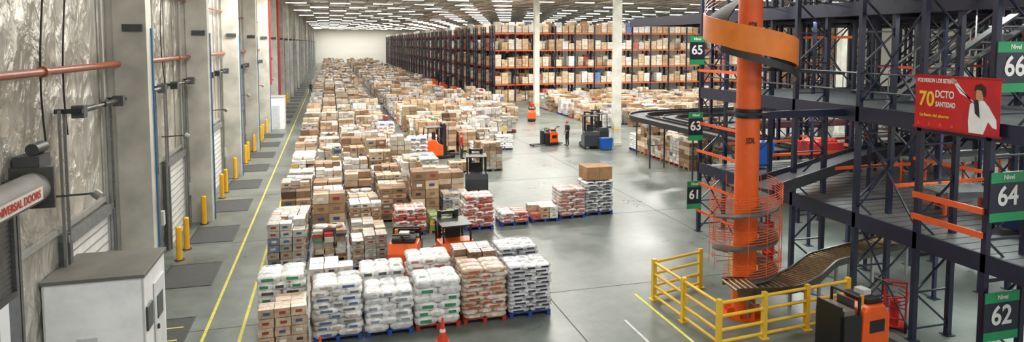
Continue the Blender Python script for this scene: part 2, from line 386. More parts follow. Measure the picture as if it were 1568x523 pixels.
for hi,L in ((True,HI),(False,LO)):
    for q in range(39):
        t=q%13; h=rv.uniform(1.2,1.85)
        if t in(0,1,8): L.append(boxes(rv,h,rv.choice([2,3]),rv.choice([2,3]),rv.choice([5,6,7]),BR,hi=hi))
        elif t==2: L.append(boxes(rv,h,3,3,7,BR[:4]+MUT[:2],m=mFILM,hi=hi))
        elif t==3: L.append(boxes(rv,h,4,3,8,BR+MUT,m=mFILM,hi=hi,pc=BLUEP))
        elif t==4: L.append(boxes(rv,h*.85,3,3,7,MUT+BR[1:4:2],m=mFILM,hi=hi,pc=BLUEP))
        elif t==5: L.append(boxes(rv,h,3,2,8,[C(178,84,74)]+MUT+BR[:4],m=mFILM,hi=hi,pc=REDP))
        elif t in (6,11): 
            L.append(sacks(rv,h*.8,7,[WHT,C(228,226,220)],[C(190,120,110),C(90,116,160),C(200,200,196)]) if (hi or q<13) else boxes(rv,h*.8,2,3,7,[WHT,C(226,222,216),C(210,204,196)],m=mFILM,hi=False,pc=BLUEP))
        elif t==7: L.append(loose(rv,h,BR+PR[:4]+MUT*2))
        elif t==9: L.append(boxes(rv,h,3,2,7,MUT+[C(130,142,164),C(230,230,228)],m=mFILM,hi=hi))
        elif t==12: L.append(boxes(rv,h,3,3,8,MUT*2+[rv.choice(PR[:5])],m=mFILM,hi=hi,pc=REDP))
        else: L.append(boxes(rv,h*1.1,2,2,5,BR+[C(104,80,64)],hi=hi))
mass=MB()
def edge(y):
    if y<24.8:return 1.6
    if y<26.8:return 2.2
    if y<36.8:return 5.4
    if y<41:return 9.4
    if y<53:return 12.9
    if y<60: return 15
    return 17.4
y=22.5;k=0
while y<246:
    x=-1.45
    while x<edge(y):
        skip=R.random()<.06 or (41.3<y<43.8 and x>2.5) or (53.4<y<55.6 and x>-1) or (y>60 and abs((y%19)-3)<1.2 and x>1) or (30<y<31.5 and x>3) or (y>44 and abs(x-5.2)<.6)
        if 36.8<y<41 and 5.4<x<8.6: skip=True
        if y>84 and x>15.5: skip=True
        if not skip:
            v=R.choice(HI if y<52 else LO)
            mass.merge(v,(x+R.uniform(-.05,.05),y+R.uniform(-.07,.07),0),R.choice([0,math.pi])+R.uniform(-.05,.05),R.uniform(.82,1.14),(1,1,R.uniform(.7,1.22)))
        x+=1.33
    k+=1; y+=1.2 if k%2 else 1.6
    if y>130: y+=.8
mass.obj('stacked_pallet_goods')
g=MB()
for y in np.arange(34.8,42.4,1.15):
    for x in (21.0,22.3,23.6): g.merge(R.choice(HI),(x,y,0),math.pi/2+R.uniform(-.03,.03),R.uniform(.95,1.15),(1,1.05,R.uniform(1,1.1)))
g.obj('wrapped_pallet_goods')
g=MB()
for y in np.arange(54,77,1.6):
    for x in np.arange(24,44,1.4):
        if R.random()<.12 or (abs(x-40.4)<1 and abs(y-64.4)<1.2): continue
        g.merge(R.choice(LO),(x,y,0),R.choice([0,math.pi]),R.uniform(.85,1.1),(1,1,R.uniform(.8,1.1)))
g.obj('stored_pallet_goods')
WS=[C(244,246,244),C(234,236,234),C(248,248,244)]; GL=[C(60,150,105),C(80,84,84),C(60,150,105)]
rf=random.Random(5)
def put(name,d,x,y,rz=0,s=(1,1,1)):
    o=d.obj(name,None,(x,y,0),rz); o.scale=s; return o
put('pallet_of_cardboard_boxes',boxes(rf,.95,3,2,4,[C(196,168,140),C(210,186,160)],m=mFILM,pc=WOOD),-1.25,17.1,.03)
put('pallet_of_white_sacks',sacks(rf,1.3,7,WS,GL),-1.35,18.45)
put('pallet_of_white_sacks',sacks(rf,1.35,9,WS+[C(205,205,200)],[C(90,110,150),C(120,120,124),C(200,180,160)]),.08,17.25)
put('pallet_of_white_sacks',sacks(rf,1.05,6,WS,[C(210,214,214),C(150,160,170)]),1.38,17.25)
put('pallet_of_white_sacks',sacks(rf,1.2,6,WS,[C(60,150,105),C(225,225,225)],pc=REDP),2.66,17.3)
put('pallet_of_printed_sacks',sacks(rf,1.35,11,[C(216,198,178),C(226,214,198),C(196,168,142)],[C(200,90,56),C(150,80,60),C(230,220,210)],pc=REDP),3.95,17.35)
put('pallet_of_striped_sacks',sacks(rf,1.3,12,[C(230,230,232),C(206,208,214)],[C(36,36,66),C(26,26,46)]),5.25,17.4)
put('pallet_of_mixed_cartons',boxes(rf,1.35,3,2,7,[C(200,170,140),C(226,218,208),C(220,214,206),C(186,120,104)],m=mFILM),-.05,18.6)
put('pallet_of_white_sacks',sacks(rf,1.15,6,WS,GL),1.3,18.6)
put('pallet_of_white_sacks',sacks(rf,1.35,8,[C(240,238,232)],[C(170,120,104),C(225,225,225)]),2.65,18.65)
put('pallet_of_cardboard_boxes',boxes(rf,1.4,3,3,7,BR+MUT[:2],m=mFILM),3.98,18.7)
put('pallet_of_striped_sacks',sacks(rf,1.4,12,[C(226,226,230),C(196,200,206)],[C(30,30,44),C(60,60,70)]),5.3,18.75)
put('pallet_of_printed_sacks',sacks(rf,.95,6,[C(214,190,180),C(196,90,78),WHT],[C(180,60,56)]),2.95,25.9)
put('pallet_of_produce_crates',boxes(rf,.6,3,2,3,[C(200,130,70),C(130,144,84),C(214,190,80)],m=mMAT),4.3,26.0)
put('pallet_of_printed_sacks',sacks(rf,1.25,8,[C(224,212,204),C(204,130,118),C(232,228,224)],[C(186,64,60)],pc=BLUEP),5.75,26.0)
put('pallet_of_printed_sacks',sacks(rf,.42,3,[C(206,150,140),WHT],[C(180,60,56)]),7.3,26.2)
put('pallet_of_cardboard_boxes',boxes(rf,.5,3,2,2,[C(200,170,140),C(180,90,80),WHT],m=mFILM,pc=BLUEP),8.7,26.4)
put('pallet_of_printed_sacks',sacks(rf,1.15,8,[C(224,210,202),C(222,216,210),C(206,170,160)],[C(190,110,100)]),10.0,26.6)
d=sacks(rf,1.25,10,[C(226,228,230),C(200,204,208)],[C(50,66,60),C(50,50,56)],pc=BLUEP)
for i in range(2):
    for j in range(2): d.box((-.28+.56*i,-.24+.48*j,1.4+.14+.18),(.55,.47,.52),C(170,134,98),mCARD,.01)
put('tall_pallet_of_sacks_and_cartons',d,11.35,26.8,0,(1.08,1,1.08))
put('pallet_of_cardboard_boxes',boxes(rf,.5,3,2,2,BR),7.2,37.6)
for (x,y) in ((2.62,15.9),(-.34,15.6)):
    d=MB(); d.box((0,0,.02),(.36,.36,.04),C(226,70,40),mMAT); d.cyl((0,0,.04),(0,0,.34),.14,C(236,70,36),mPNT,16,.08); d.cyl((0,0,.34),(0,0,.42),.08,C(240,240,240),mPNT,16,.065); d.cyl((0,0,.42),(0,0,.7),.065,C(236,70,36),mPNT,16,.02)
    d.obj('traffic_cone',None,(x,y,0))
# ---------------------------------------------------------------- racks
RB=[C(214,188,156),C(224,206,180),C(200,170,138),C(232,220,202),C(186,156,124)]
def rack_row(nb,seed):
    r=random.Random(seed); d=MB(); bw=2.75; H=9.7
    for i in range(nb+1):
        x=i*bw
        for y in (0,1.1,1.4,2.5): d.b(x-.07,x+.07,y-.06,y+.06,0,H,NAVY,mPNT)
        for y in (0,1.4):
            for k in range(12):
                a,b=(y,y+1.1) if k%2 else (y+1.1,y)
                d.cyl((x,a,.3+k*.78),(x,b,1.08+k*.78),.045,NAVY,mPNT,4,caps=False)
                d.b(x-.03,x+.03,y,y+1.1,.28+k*.78,.33+k*.78,NAVY,mPNT)
    for z in (2.2,4.4,6.6,8.8):
        for y in (0,1.1,1.4,2.5): d.b(0,nb*bw,y-.035,y+.035,z-.12,z,ORG,mPNT)
        for y0 in (0,1.4): d.b(0,nb*bw,y0+.05,y0+1.05,z-.06,z-.03,C(110,110,108),mSTL)
    for z in (0,2.2,4.4,6.6,8.8):
        for i in range(nb):
            for p in range(3):
                for y0 in (.05,1.45):
                    if r.random()<.1: continue
                    x=i*bw+.5+p*.88; h=r.uniform(.75,1.5); w=.78
                    d.box((x,y0+.5,z+.07),(w,1.0,.12),WOOD,mMAT)
                    c=r.choice(RB*3+[WHT,WHT,C(224,216,202),C(190,110,98),C(120,140,180)])
                    nz=r.choice([3,4,5]); nx=r.choice([1,2,2])
                    for a in range(nz):
                        for q in range(nx):
                            f=r.uniform(.82,1.15)
                            d.box((x-w/2+w/nx*(q+.5),y0+.5,z+.13+h/nz*(a+.5)),(w/nx-.02,.95,h/nz-.02),tuple(v*f for v in c),mCARD,r.uniform(-.01,.01))
    return d
rack_row(19,1).obj('pallet_racking',None,(20.3,81,0))
va=[rack_row(4,s) for s in (2,3,4)]
shared=[None]*3
for k in range(1,33):
    i=k%3
    if shared[i] is None:
        o=va[i].obj('pallet_racking',None,(20.3,81+5.1*k,0)); shared[i]=o.data
    else:
        o=bpy.data.objects.new('pallet_racking',shared[i]); o.location=(20.3,81+5.1*k,0); bpy.context.scene.collection.objects.link(o)
# ---------------------------------------------------------------- mezzanine
XL=[14.25,15.4,19.0,20.1,24.0,25.1,29.5,30.6,35.0,36.1]
YL=[11.1,12.9,14.9,17.5,20.2,23.0,25.8,28.6,31.4]
e=empty('mezzanine_structure')
d=MB()
for x in XL+[17.2,22.0,27.3]:
    for y in YL:
        if y>24 and x<19.5: continue
        if x==17.2 and y<14: continue
        w=.07 if x in XL else .05
        d.b(x-w,x+w,y-w+.01,y+w-.01,0,11.8,NAVY,mPNT); d.b(x-.13,x+.13,y-.13,y+.13,0,.02,NAVY,mPNT)
for i in range(0,len(XL),2):
    for y in YL:
        if y>24 and XL[i]<19.5: continue
        for k in range(12):
            a,b=(XL[i],XL[i+1]) if k%2 else (XL[i+1],XL[i])
            d.cyl((a,y,.3+.95*k),(b,y,1.25+.95*k),.03,NAVY,mPNT,4,caps=False)
            d.b(XL[i],XL[i+1],y-.02,y+.02,.28+.95*k,.32+.95*k,NAVY,mPNT)
for (y0,y1) in ((12.9,14.9),(20.2,23.0)):
    for z in (0,2.8,5.8,8.8):
        d.cyl((14.25,y0,z+.1),(14.25,y1,z+2.7),.028,NAVY,mPNT,4); d.cyl((14.28,y1,z+.1),(14.28,y0,z+2.7),.028,NAVY,mPNT,4)
for (y0,y1) in ((14.9,17.5),(20.2,23.0)):
    for x in (19.0,24.0,29.5):
        for z in (2.8,5.8,8.8): d.cyl((x,y0,z+.1),(x,y1,z+2.7),.028,NAVY,mPNT,4); d.cyl((x+.03,y1,z+.1),(x+.03,y0,z+2.7),.028,NAVY,mPNT,4)
for y in (14.9,20.2,25.8):
    for (xa,xb) in ((20.1,24),(25.1,29.5)):
        for z in (2.8,5.8,8.8): d.cyl((xa,y,z+.1),(xb,y,z+2.7),.028,NAVY,mPNT,4)
d.obj('uprights',e)
d=MB()
for z,x0,y1,DK in ((2.7,14.3,23.0,C(150,154,152)),(5.7,14.3,23,C(70,74,78)),(8.7,15.3,31.4,C(60,62,66))):
    d.b(x0,37,9.5,y1,z-.05,z,DK,mMAT if z>3 else mSTL)
    for x in XL:
        if x>=x0-.2: d.b(x-.05,x+.05,9.5,y1,z-.3,z-.05,NAVY,mPNT)
    for y in YL:
        if y<=y1: d.b(x0,37,y-.045,y+.045,z-.26,z-.051,NAVY,mPNT)
    d.b(x0-.12,x0-.04,9.5,y1,z-.3,z+.12,NAVY,mPNT)
for k in range(33): d.b(14.35,19,9.7+.4*k,9.72+.4*k,2.701,2.712,C(110,112,112),mSTL)
for z in (5.7,8.7):
    for q in (.55,1.05): d.cyl((15.4 if z>8 else 14.3,13.2,z+q),(15.4 if z>8 else 14.3,23,z+q),.022,C(90,94,100),mPNT,6)
d.obj('decks',e)
d=MB()
for q in (.55,1.1): d.b(14.1,14.16,11.1,12.95,2.7+q-.07,2.7+q+.07,ORG,mPNT)
for z in (3.3,4.4,.9,2.0,6.5): d.b(14.1,14.16,20.2,23.0,z-.05,z+.05,ORG,mPNT)
for x in (19.0,20.1,24.0,25.1,29.5,35):
    for z in (1.0,2.1,3.7,4.8,6.7,7.8,9.7,10.6):
        for i in range(1,6):
            if R.random()<.35: d.b(x-.045,x+.045,YL[i],YL[i+1],z-.05,z+.05,ORG,mPNT)
for y in (14.9,17.5,20.2,23):
    for (xa,xb) in ((15.4,19),(20.1,24)):
        for z in (3.5,9.5):
            if R.random()<.5: d.b(xa,xb,y-.03,y+.03,z-.05,z+.05,ORG,mPNT)
d.obj('orange_beams',e)
d=MB()
def shelf(x0,x1,y0,y1,z0,lv,dens=.8):
    for l in range(lv):
        z=z0+.25+l*.85
        d.b(x0,x1,y0,y1,z-.03,z,C(90,92,92),mSTL)
        for xx in (x0,x1): d.b(xx-.02,xx+.02,y0,y1,z-.1,z,NAVY,mPNT)
        yy=y0+.3
        while yy<y1-.2:
            if R.random()<dens:
                h=R.uniform(.25,.65); d.box(((x0+x1)/2+R.uniform(-.05,.05),yy,z+h/2),(x1-x0-.2,.48,h),R.choice(BR+BR+PR),mCARD)
            yy+=.55
for i in (4,6,8):
    for z,y1 in ((0,25.8),(2.7,23),(5.7,23),(8.7,31)): shelf(XL[i],XL[i+1],12.9 if i>4 else 21.5,y1,z,2 if z<8 else 3,.65)
shelf(20.1,24,29,31,0,3); shelf(20.2,36,26.5,27.6,0,3); shelf(20.2,36,29,30,2.9,3)
d.obj('picking_shelves',e)
d=MB()
def stairs(x,y0,z0,dy,dz,n=14,w=.9):
    for i in range(n): d.b(x,x+w,min(y0+dy*i/n,y0+dy*(i+1)/n),max(y0+dy*i/n,y0+dy*(i+1)/n),z0+dz*(i+1)/n-.04,z0+dz*(i+1)/n,C(150,152,150),mSTL)
    for xx in (x-.04,x+w+.04):
        d.cyl((xx,y0,z0),(xx,y0+dy,z0+dz),.09,C(150,154,156),mSTL,4)
        d.cyl((xx,y0,z0+1),(xx,y0+dy,z0+dz+1),.03,C(190,192,190),mSTL,6)
        for i in range(0,n+1,3): d.cyl((xx,y0+dy*i/n,z0+dz*i/n),(xx,y0+dy*i/n,z0+dz*i/n+1),.02,C(190,192,190),mSTL,6)
stairs(17.4,17,5.7,-4.5,3.0); stairs(17.4,20.5,8.7,-4.5,3.0); stairs(22.3,21.5,5.7,-4.5,3); stairs(20.6,19,2.7,4.0,3)
d.obj('staircase_flights',e)
def conveyor(name,path,w,belt=C(120,118,112),rail=DGR,legs=None,roll=True,rh=.16,legc=GRY,m=mSTL,ls=1.8,rc=C(176,178,176)):
    d=MB()
    d.sweep(path,w,.05,belt,mMAT)
    for s in (-1,1): d.sweep(path,.05,rh,rail,m,lat=s*(w/2+.03))
    if roll:
        acc=0
        for i in range(len(path)-1):
            a=Vector(path[i]);b=Vector(path[i+1]);L=(b-a).length; t=(b-a).normalized(); nrm=Vector((t.y,-t.x,0)).normalized()
            q=acc
            while q<L:
                c=a+t*q+Vector((0,0,.04)); d.cyl(c-nrm*w/2,c+nrm*w/2,.03,rc,mSTL,6,caps=False); q+=.16
            acc=q-L
    if legs is not None:
        acc=ls*.5
        for i in range(len(path)-1):
            a=Vector(path[i]);b=Vector(path[i+1]);L=(b-a).length
            acc+=L
            if acc>ls:
                acc=0; t=(b-a).normalized(); nrm=Vector((t.y,-t.x,0)).normalized()
                for s in (-1,1):
                    c=a+nrm*s*w*.48; d.b(c.x-.035,c.x+.035,c.y-.035,c.y+.035,legs,c.z-.03,legc,mPNT)
                c0=a+nrm*w*.48;c1=a-nrm*w*.48;zz=(legs+c0.z)/2
                d.cyl((c0.x,c0.y,zz),(c1.x,c1.y,zz),.025,legc,mPNT,4)
    return d.obj(name)
def seg(p,q,n): return [tuple(p[k]+(q[k]-p[k])*i/n for k in range(3)) for i in range(n+1)]
PX,PY=11.05,15.45
def arc(cx,cy,r,a0,a1,z0,z1,n=14): return [(cx+r*math.cos(math.radians(a0+(a1-a0)*i/n)),cy+r*math.sin(math.radians(a0+(a1-a0)*i/n)),z0+(z1-z0)*i/n) for i in range(n+1)]
p=seg((10.2,14.85,1.1),(11.3,14.72,1.08),3)+arc(11.5,16.0,1.3,-82,-60,1.07,1.05,4)+seg((12.9,15.25,1.03),(14.2,16.15,1.0),4)+seg((14.5,16.3,1.0),(17.2,17.0,1.0),6)+seg((17.5,17.05,1.0),(23.5,18.3,1.0),10)
conveyor('discharge_roller_conveyor',p,.8,belt=C(128,104,78),rail=C(96,92,86),legs=0,roll=True,rh=.2,rc=C(170,146,116))
p=seg((11.9,16.1,3.38),(18.3,19.2,3.5),14)+seg((18.6,19.32,3.52),(23.3,20.7,3.7),8)+seg((23.6,20.8,3.7),(33,22.6,3.9),10)
conveyor('infeed_belt_conveyor',p,.85,belt=C(66,66,70),rail=C(44,46,52),legs=None,roll=False,rh=.34,m=mPNT)
conveyor('roller_conveyor',seg((16.4,14.4,3.4),(30,12.4,3.4),14),1.0,rail=C(150,152,150),legs=2.7,legc=ORG)
conveyor('roller_conveyor',seg((19.5,17.9,3.5),(33,19.2,3.5),14),.9,rail=C(170,172,170),legs=2.7,legc=ORG)
p=seg((19.2,24.5,2.8),(19.0,37,2.8),8)+arc(22.0,37.3,3.0,180,95,2.8,2.8)+seg((23,40.4,2.8),(36,40.6,2.8),10)
conveyor('curved_transfer_conveyor',p,1.0,belt=C(84,84,86),rail=C(60,60,64),legs=0,roll=False,rh=.3,legc=C(60,62,70),ls=3.2)
p=seg((20.9,24.5,2.8),(20.7,36.4,2.8),8)+arc(22.3,36.6,1.6,180,95,2.8,2.8)+seg((23,38.3,2.8),(36,38.5,2.8),8)
conveyor('curved_transfer_conveyor',p,.7,belt=C(90,90,92),rail=C(70,70,74),legs=None,roll=False,rh=.22)
# spiral conveyor tower
e=empty('spiral_conveyor_tower'); SO=C(232,98,34)
d=MB(); d.cyl((PX,PY,0),(PX,PY,13),.32,SO,mPNT,32); d.cyl((PX,PY,0),(PX,PY,.06),.55,SO,mPNT,24)
for i in range(8):
    a=i*math.pi/4; d.box((PX+.42*math.cos(a),PY+.42*math.sin(a),.14),(.2,.03,.2),SO,mPNT,a)
for z in (5.55,5.72): d.cyl((PX,PY,z),(PX,PY,z+.08),.36,BLK,mPNT,24)
d.b(PX-.42,PX+.42,PY-.4,PY+.4,5.64,5.71,C(30,32,44),mPNT); d.b(PX+.4,14.2,PY-.06,PY+.06,5.5,5.7,NAVY,mPNT)
d.obj('central_pillar',e)
d=MB()
def helix(r,z0,z1,a0,a1,n): return [(PX+r*math.cos(math.radians(a0+(a1-a0)*i/n)),PY+r*math.sin(math.radians(a0+(a1-a0)*i/n)),z0+(z1-z0)*i/n) for i in range(n+1)]
d.sweep(helix(.62,1.2,3.5,250,270+360*2.5,90),.5,.05,C(90,84,80),mMAT)
d.sweep(helix(.9,8.0,6.85,150,365,50),.6,.06,C(60,58,58),mMAT)
d.sweep(helix(.9,9.9,8.0,-30,150,40),.6,.06,C(60,58,58),mMAT)
d.sweep(seg((PX+.75,PY,6.85),(14.4,PY+.6,6.7),5),.7,.08,C(50,50,54),mMAT)
d.obj('spiral_chute',e)
d=MB()
d.sweep(helix(1.22,7.85,6.95,150,350,60),.03,.68,C(236,132,44),mPNT,up=.22)
d.sweep(helix(1.22,7.42,6.52,200,350,50),.06,.18,C(50,50,54),mPNT,up=.02)
d.obj('side_guard_panel',e)
d=MB()
for k in range(6): d.tube(helix(.95,1.25+.07*k,3.5+.07*k,200,200+360*2.5,90),.009,SO,mPNT,4)
for k in range(7): d.tube(helix(1.2,8.3+.1*k,9.8+.1*k,150,-30,30),.01,SO,mPNT,4)
for k in range(12):
    a=k*math.pi/6; d.cyl((PX+.95*math.cos(a),PY+.95*math.sin(a),1.4),(PX+.95*math.cos(a),PY+.95*math.sin(a),3.8),.008,SO,mPNT,4)
for k in range(10):
    a=k*math.pi/5
    for z in (1.6,2.5,3.3): d.cyl((PX+.3*math.cos(a),PY+.3*math.sin(a),z),(PX+.9*math.cos(a),PY+.9*math.sin(a),z),.012,SO,mPNT,4)
d.obj('wire_guards',e)
text('SDL','maker_lettering',.22,M_faceS(PX-.14,PY-.335,8.05),TK,e,.8)
text('SDL','maker_lettering',.22,M_faceS(PX-.14,PY-.335,4.95),TK,e,.8)
# yellow railing
d=MB(); seen=set()
def rail(pts):
    for i in range(len(pts)-1):
        a=Vector(pts[i]);b=Vector(pts[i+1])
        for z in (.12,.42,.78,1.12): d.cyl((a.x,a.y,z),(b.x,b.y,z),.045,YEL,mPNT,8,caps=False)
        n=max(1,round((b-a).length/1.6))
        for k in range(n+1):
            c=a+(b-a)*k/n; key=(round(c.x,2),round(c.y,2))
            if key in seen: continue
            seen.add(key)
            d.b(c.x-.06,c.x+.06,c.y-.06,c.y+.06,0,1.22,YEL,mPNT); d.b(c.x-.12,c.x+.12,c.y-.12,c.y+.12,0,.015,YEL,mPNT)
rail([(13.5,14.3),(9.25,13.9),(9.15,17.1),(11,17.6)]); rail([(12.4,17.9),(13.4,18.0)])
d.obj('yellow_safety_railing')
def sign(num,x0,x1,y,zt):
    e=empty('level_number_sign')
    d=MB(); GR=C(30,150,92)
    h=1.12;d.b(x0,x1,y-.03,y,zt-h,zt,C(30,36,50),mPNT); d.b(x0,x1,y-.04,y-.031,zt-.24,zt,GR,mPNT); d.b(x0,x1,y-.04,y-.031,zt-h,zt-h+.2,GR,mPNT)
    d.obj('sign_board',e)
    w=x1-x0
    text(num,'number',.62 if w>.8 else .5,M_faceS((x0+x1)/2,y-.04,zt-h/2),TW,e); text('Nivel','caption',.15,M_faceS((x0+x1)/2,y-.048,zt-.12),TW,e)
for num,z in (('66',7.62),('64',4.72),('62',1.98)): sign(num,14.08,15.1,10.95,z)
for num,z in (('65',7.85),('63',4.85),('61',2.1)): sign(num,13.62,14.25,22.85,z)
# banner
e=empty('red_promotional_banner',(0,-.28,0)); d=MB(); BX=14.05
d.b(BX-.005,BX+.005,11.05,13.2,5.5,6.82,C(206,32,34),mPNT)
for z in (5.52,6.78): d.b(BX-.015,BX+.01,11.0,13.25,z-.01,z+.03,C(160,24,26),mPNT)
for y in (11.07,13.18): d.cyl((BX,y,6.8),(14.2,y,7.3),.008,BLK,mMAT,4)
def poly(pts,col,off=.012): d.add([(BX-off,y,z) for y,z in pts],[tuple(range(len(pts)))],col,mPNT)
W_=C(240,240,240); SK=C(206,150,116)
poly([(11.95,5.52),(11.05,5.52),(11.05,6.2),(11.3,6.7),(11.7,6.5),(11.9,6.0)],C(190,30,44),.008)
poly([(11.75,5.52),(11.42,5.52),(11.3,5.85),(11.28,6.15),(11.42,6.3),(11.6,6.32),(11.75,6.2),(11.78,5.8)],W_)
poly([(11.7,6.3),(11.62,6.18),(11.95,6.52),(12.12,6.72),(12.18,6.66),(12.0,6.42)],W_)
poly([(12.1,6.7),(12.16,6.64),(12.26,6.76),(12.2,6.8)],SK,.014)
poly([(11.32,6.2),(11.12,5.9),(11.1,5.7),(11.2,5.72),(11.4,5.95)],W_,.013)
poly([(11.55,6.32),(11.5,5.9),(11.62,6.0),(11.66,6.3)],C(30,30,40),.015)
poly([(11.44,6.32),(11.42,6.5),(11.5,6.58),(11.6,6.56),(11.62,6.36),(11.54,6.28)],SK,.016)
poly([(11.38,6.42),(11.4,6.6),(11.5,6.68),(11.63,6.64),(11.66,6.5),(11.58,6.54),(11.48,6.52),(11.44,6.38)],C(40,24,18),.018)
for i in range(7):
    y=13.1-.3*i+.02; 
    if y>12.1: poly([(y,5.6),(y-.08,5.6),(y-.04,5.7)],C(230,90,60),.011)
d.obj('banner_cloth',e)
for a in (('VOLVIERON LOS SETENTA','headline',.135,12.62,6.68,TW,.66),('70','number_print',.5,12.88,6.22,TY,.85),('DCTO','discount_print',.24,12.4,6.36,TW,.72),('SANTIDAD','caption_print',.17,12.37,6.12,TW,.62),('La fiesta del ahorro','caption_small',.1,12.66,5.84,TY,1)):
    text(a[0],a[1],a[2],M_faceW(BX-.01,a[3],a[4]),a[5],e,a[6])
def bin_(name,x,y,z,col,w=.9,l=.7,h=.75):
    d=MB(); d.box((0,0,h/2),(w*.85,l*.85,h),col,mPNT,0,1.18); d.box((0,0,h+.02),(w*1.05,l*1.05,.06),col,mPNT); d.box((0,0,h+.03),(w*.9,l*.9,.06),tuple(v*.4 for v in col),mPNT)
    for a in (-1,1):
        for b_ in (-1,1): d.cyl((a*w*.35,b_*l*.35-.02,-.06),(a*w*.35,b_*l*.35+.02,-.06),.06,BLK,mMAT,10)
    d.obj(name,None,(x,y,z+.12))
bin_('blue_plastic_bin',16.0,21.8,2.7,C(30,90,180),1,.9,.9); bin_('blue_plastic_bin',18.75,42.4,0,C(30,90,180),.8,.6,.7); bin_('blue_plastic_bin',17.3,12.6,2.7,C(36,52,100),1.2,1.1,1)
d=MB(); 
for a in (-.6,.6):
    for b_ in (-.45,.45): d.cyl((a,b_,0),(a,b_,1.2),.03,ORG,mPNT,6)
d.box((0,0,.9),(1.4,1.0,.45),C(186,44,44),mMAT); 
for q in range(5): d.pillow((-.45+.22*q,R.uniform(-.15,.15),1.17),(.42,.65,.16),R.choice([C(186,44,46),C(206,70,60),C(210,180,150)]),mFILM,R.uniform(0,2))
d.obj('red_cloth_cart',None,(17.95,20.7,2.7))
# ---------------------------------------------------------------- trucks
TO=C(236,96,34)
def wheel(d,x,y,r,w=.09): d.cyl((x,y-w/2,r),(x,y+w/2,r),r,BLK,mMAT,18); d.cyl((x,y-w/2-.003,r),(x,y+w/2+.003,r),r*.5,GRY,mSTL,12)
def pallet_truck(x,y,rz,name='electric_pallet_truck',s=1.0):
    e=empty(name,(x,y,0),rz)
    d=MB()
    d.prism([(-.75,.22),(-.05,.22),(-.02,.3),(-.05,1.0),(-.2,1.1),(-.6,1.08),(-.75,.85)],-.37,.37,TO,mPNT)
    d.prism([(-.78,.05),(0,.05),(0,.215),(-.78,.215)],-.39,.39,BLK,mMAT)
    d.prism([(-.62,1.09),(-.2,1.11),(-.22,1.22),(-.58,1.2)],-.3,.3,BLK,mMAT)
    d.obj('chassis',e,bevel=.03)
    d=MB()
    d.b(0.01,.45,-.36,.36,.1,.95,C(38,36,36),mPNT); d.b(.45,.5,-.3,.3,.15,1.15,BLK,mPNT); d.b(.12,.4,-.3,.3,.95,1.05,C(120,112,100),mPNT)
    d.tube([(.06,-.34,.95),(.06,-.34,1.3),(.06,.34,1.3),(.06,.34,.95)],.03,BLK,mPNT,8); d.b(.03,.07,-.2,.2,1.0,1.2,C(60,60,64),mPNT)
    for q in (-.2,.2): d.b(.5,1.5,q-.08,q+.08,.09,.15,C(80,80,84),mSTL); wheel(d,1.35,q,.05,.08)
    d.b(-1.2,-.78,-.35,.35,.1,.15,BLK,mMAT)
    wheel(d,-.4,0,.12); wheel(d,-.6,.3,.09); wheel(d,-.6,-.3,.09)
    d.tube([(-.55,0,1.15),(-.85,0,1.35),(-.95,0,1.4)],.03,BLK,mPNT,8); d.cyl((-.97,-.2,1.4),(-.97,.2,1.4),.025,BLK,mPNT,8)
    for q in (-.2,.2): d.cyl((-.97,q,1.4),(-.85,q*.4,1.38),.02,BLK,mPNT,6)
    d.b(-.5,-.3,-.12,.12,1.22,1.32,C(200,200,196),mPNT)
    d.cyl((-.1,.25,1.1),(-.1,.25,1.3),.04,C(230,150,40),mPNT,10)
    for q in (-1,1): d.b(-.6,-.2,q*.375-.003,q*.375+.003,.55,.8,C(40,40,44),mPNT)
    d.obj('operator_station_and_forks',e)
    e.scale=(s,s,s)
def reach_truck(x,y,rz,body=TO,name='reach_truck',H=2.3):
    e=empty(name,(x,y,0),rz); d=MB()
    d.prism([(-1.1,.21),(.1,.21),(.1,.9),(-.3,1.0),(-.4,1.25),(-1.0,1.25),(-1.1,1.0)],-.55,.55,body,mPNT)
    d.prism([(-1.12,.05),(.9,.05),(.9,.2),(-1.12,.2)],-.57,-.37,BLK,mMAT);d.prism([(-1.12,.05),(.9,.05),(.9,.2),(-1.12,.2)],.37,.57,BLK,mMAT)
    d.obj('chassis',e,bevel=.03); d=MB()
    for q in (-.3,.3): d.b(.15,.3,q-.05,q+.05,.1,H,C(44,44,50),mPNT); d.b(.31,.4,q*.8-.04,q*.8+.04,.1,H-.1,C(70,70,74),mSTL)
    for z in (.3,1.2,H-.08): d.b(.16,.29,-.25,.25,z-.05,z+.05,C(44,44,50),mPNT)
    for a in (-1.0,0): 
        for q in (-.45,.45): d.cyl((a,q,1.0),(a+.1,q,H-.27),.035,BLK,mPNT,6)
    d.b(-1.0,.13,-.5,.5,H-.27,H-.22,BLK,mPNT)
    d.b(-.45,-.35,-.25,.25,1.1,1.7,BLK,mMAT)
    for q in (-.2,.2): d.b(.44,1.4,q-.06,q+.06,.12,.17,C(70,70,74),mSTL); d.b(.4,.44,q-.06,q+.06,.12,.75,C(70,70,74),mSTL)
    wheel(d,.75,.47,.16);wheel(d,.75,-.47,.16);wheel(d,-.8,.0,.18,.2)
    d.obj('mast_and_cab',e)
pallet_truck(2.3,20.9,math.radians(75),s=1.25); reach_truck(3.75,21.2,math.radians(95),H=2.0)
pallet_truck(12.05,12.75,math.radians(185),s=1.2)
pallet_truck(15.5,45.7,math.radians(190),s=.95)
reach_truck(6.95,31.6,math.radians(80),body=C(60,64,70)); reach_truck(18.1,44.0,math.radians(80),body=C(50,54,60),H=2.6); reach_truck(19.5,45.9,math.radians(90),body=C(50,54,60),H=2.5)
reach_truck(6.9,42.6,math.radians(10)); reach_truck(18.0,93,math.radians(10)); reach_truck(17.9,103,0); reach_truck(18.0,113,0); pallet_truck(19.0,60.8,math.radians(70))
d=MB(); RD=C(200,44,40)
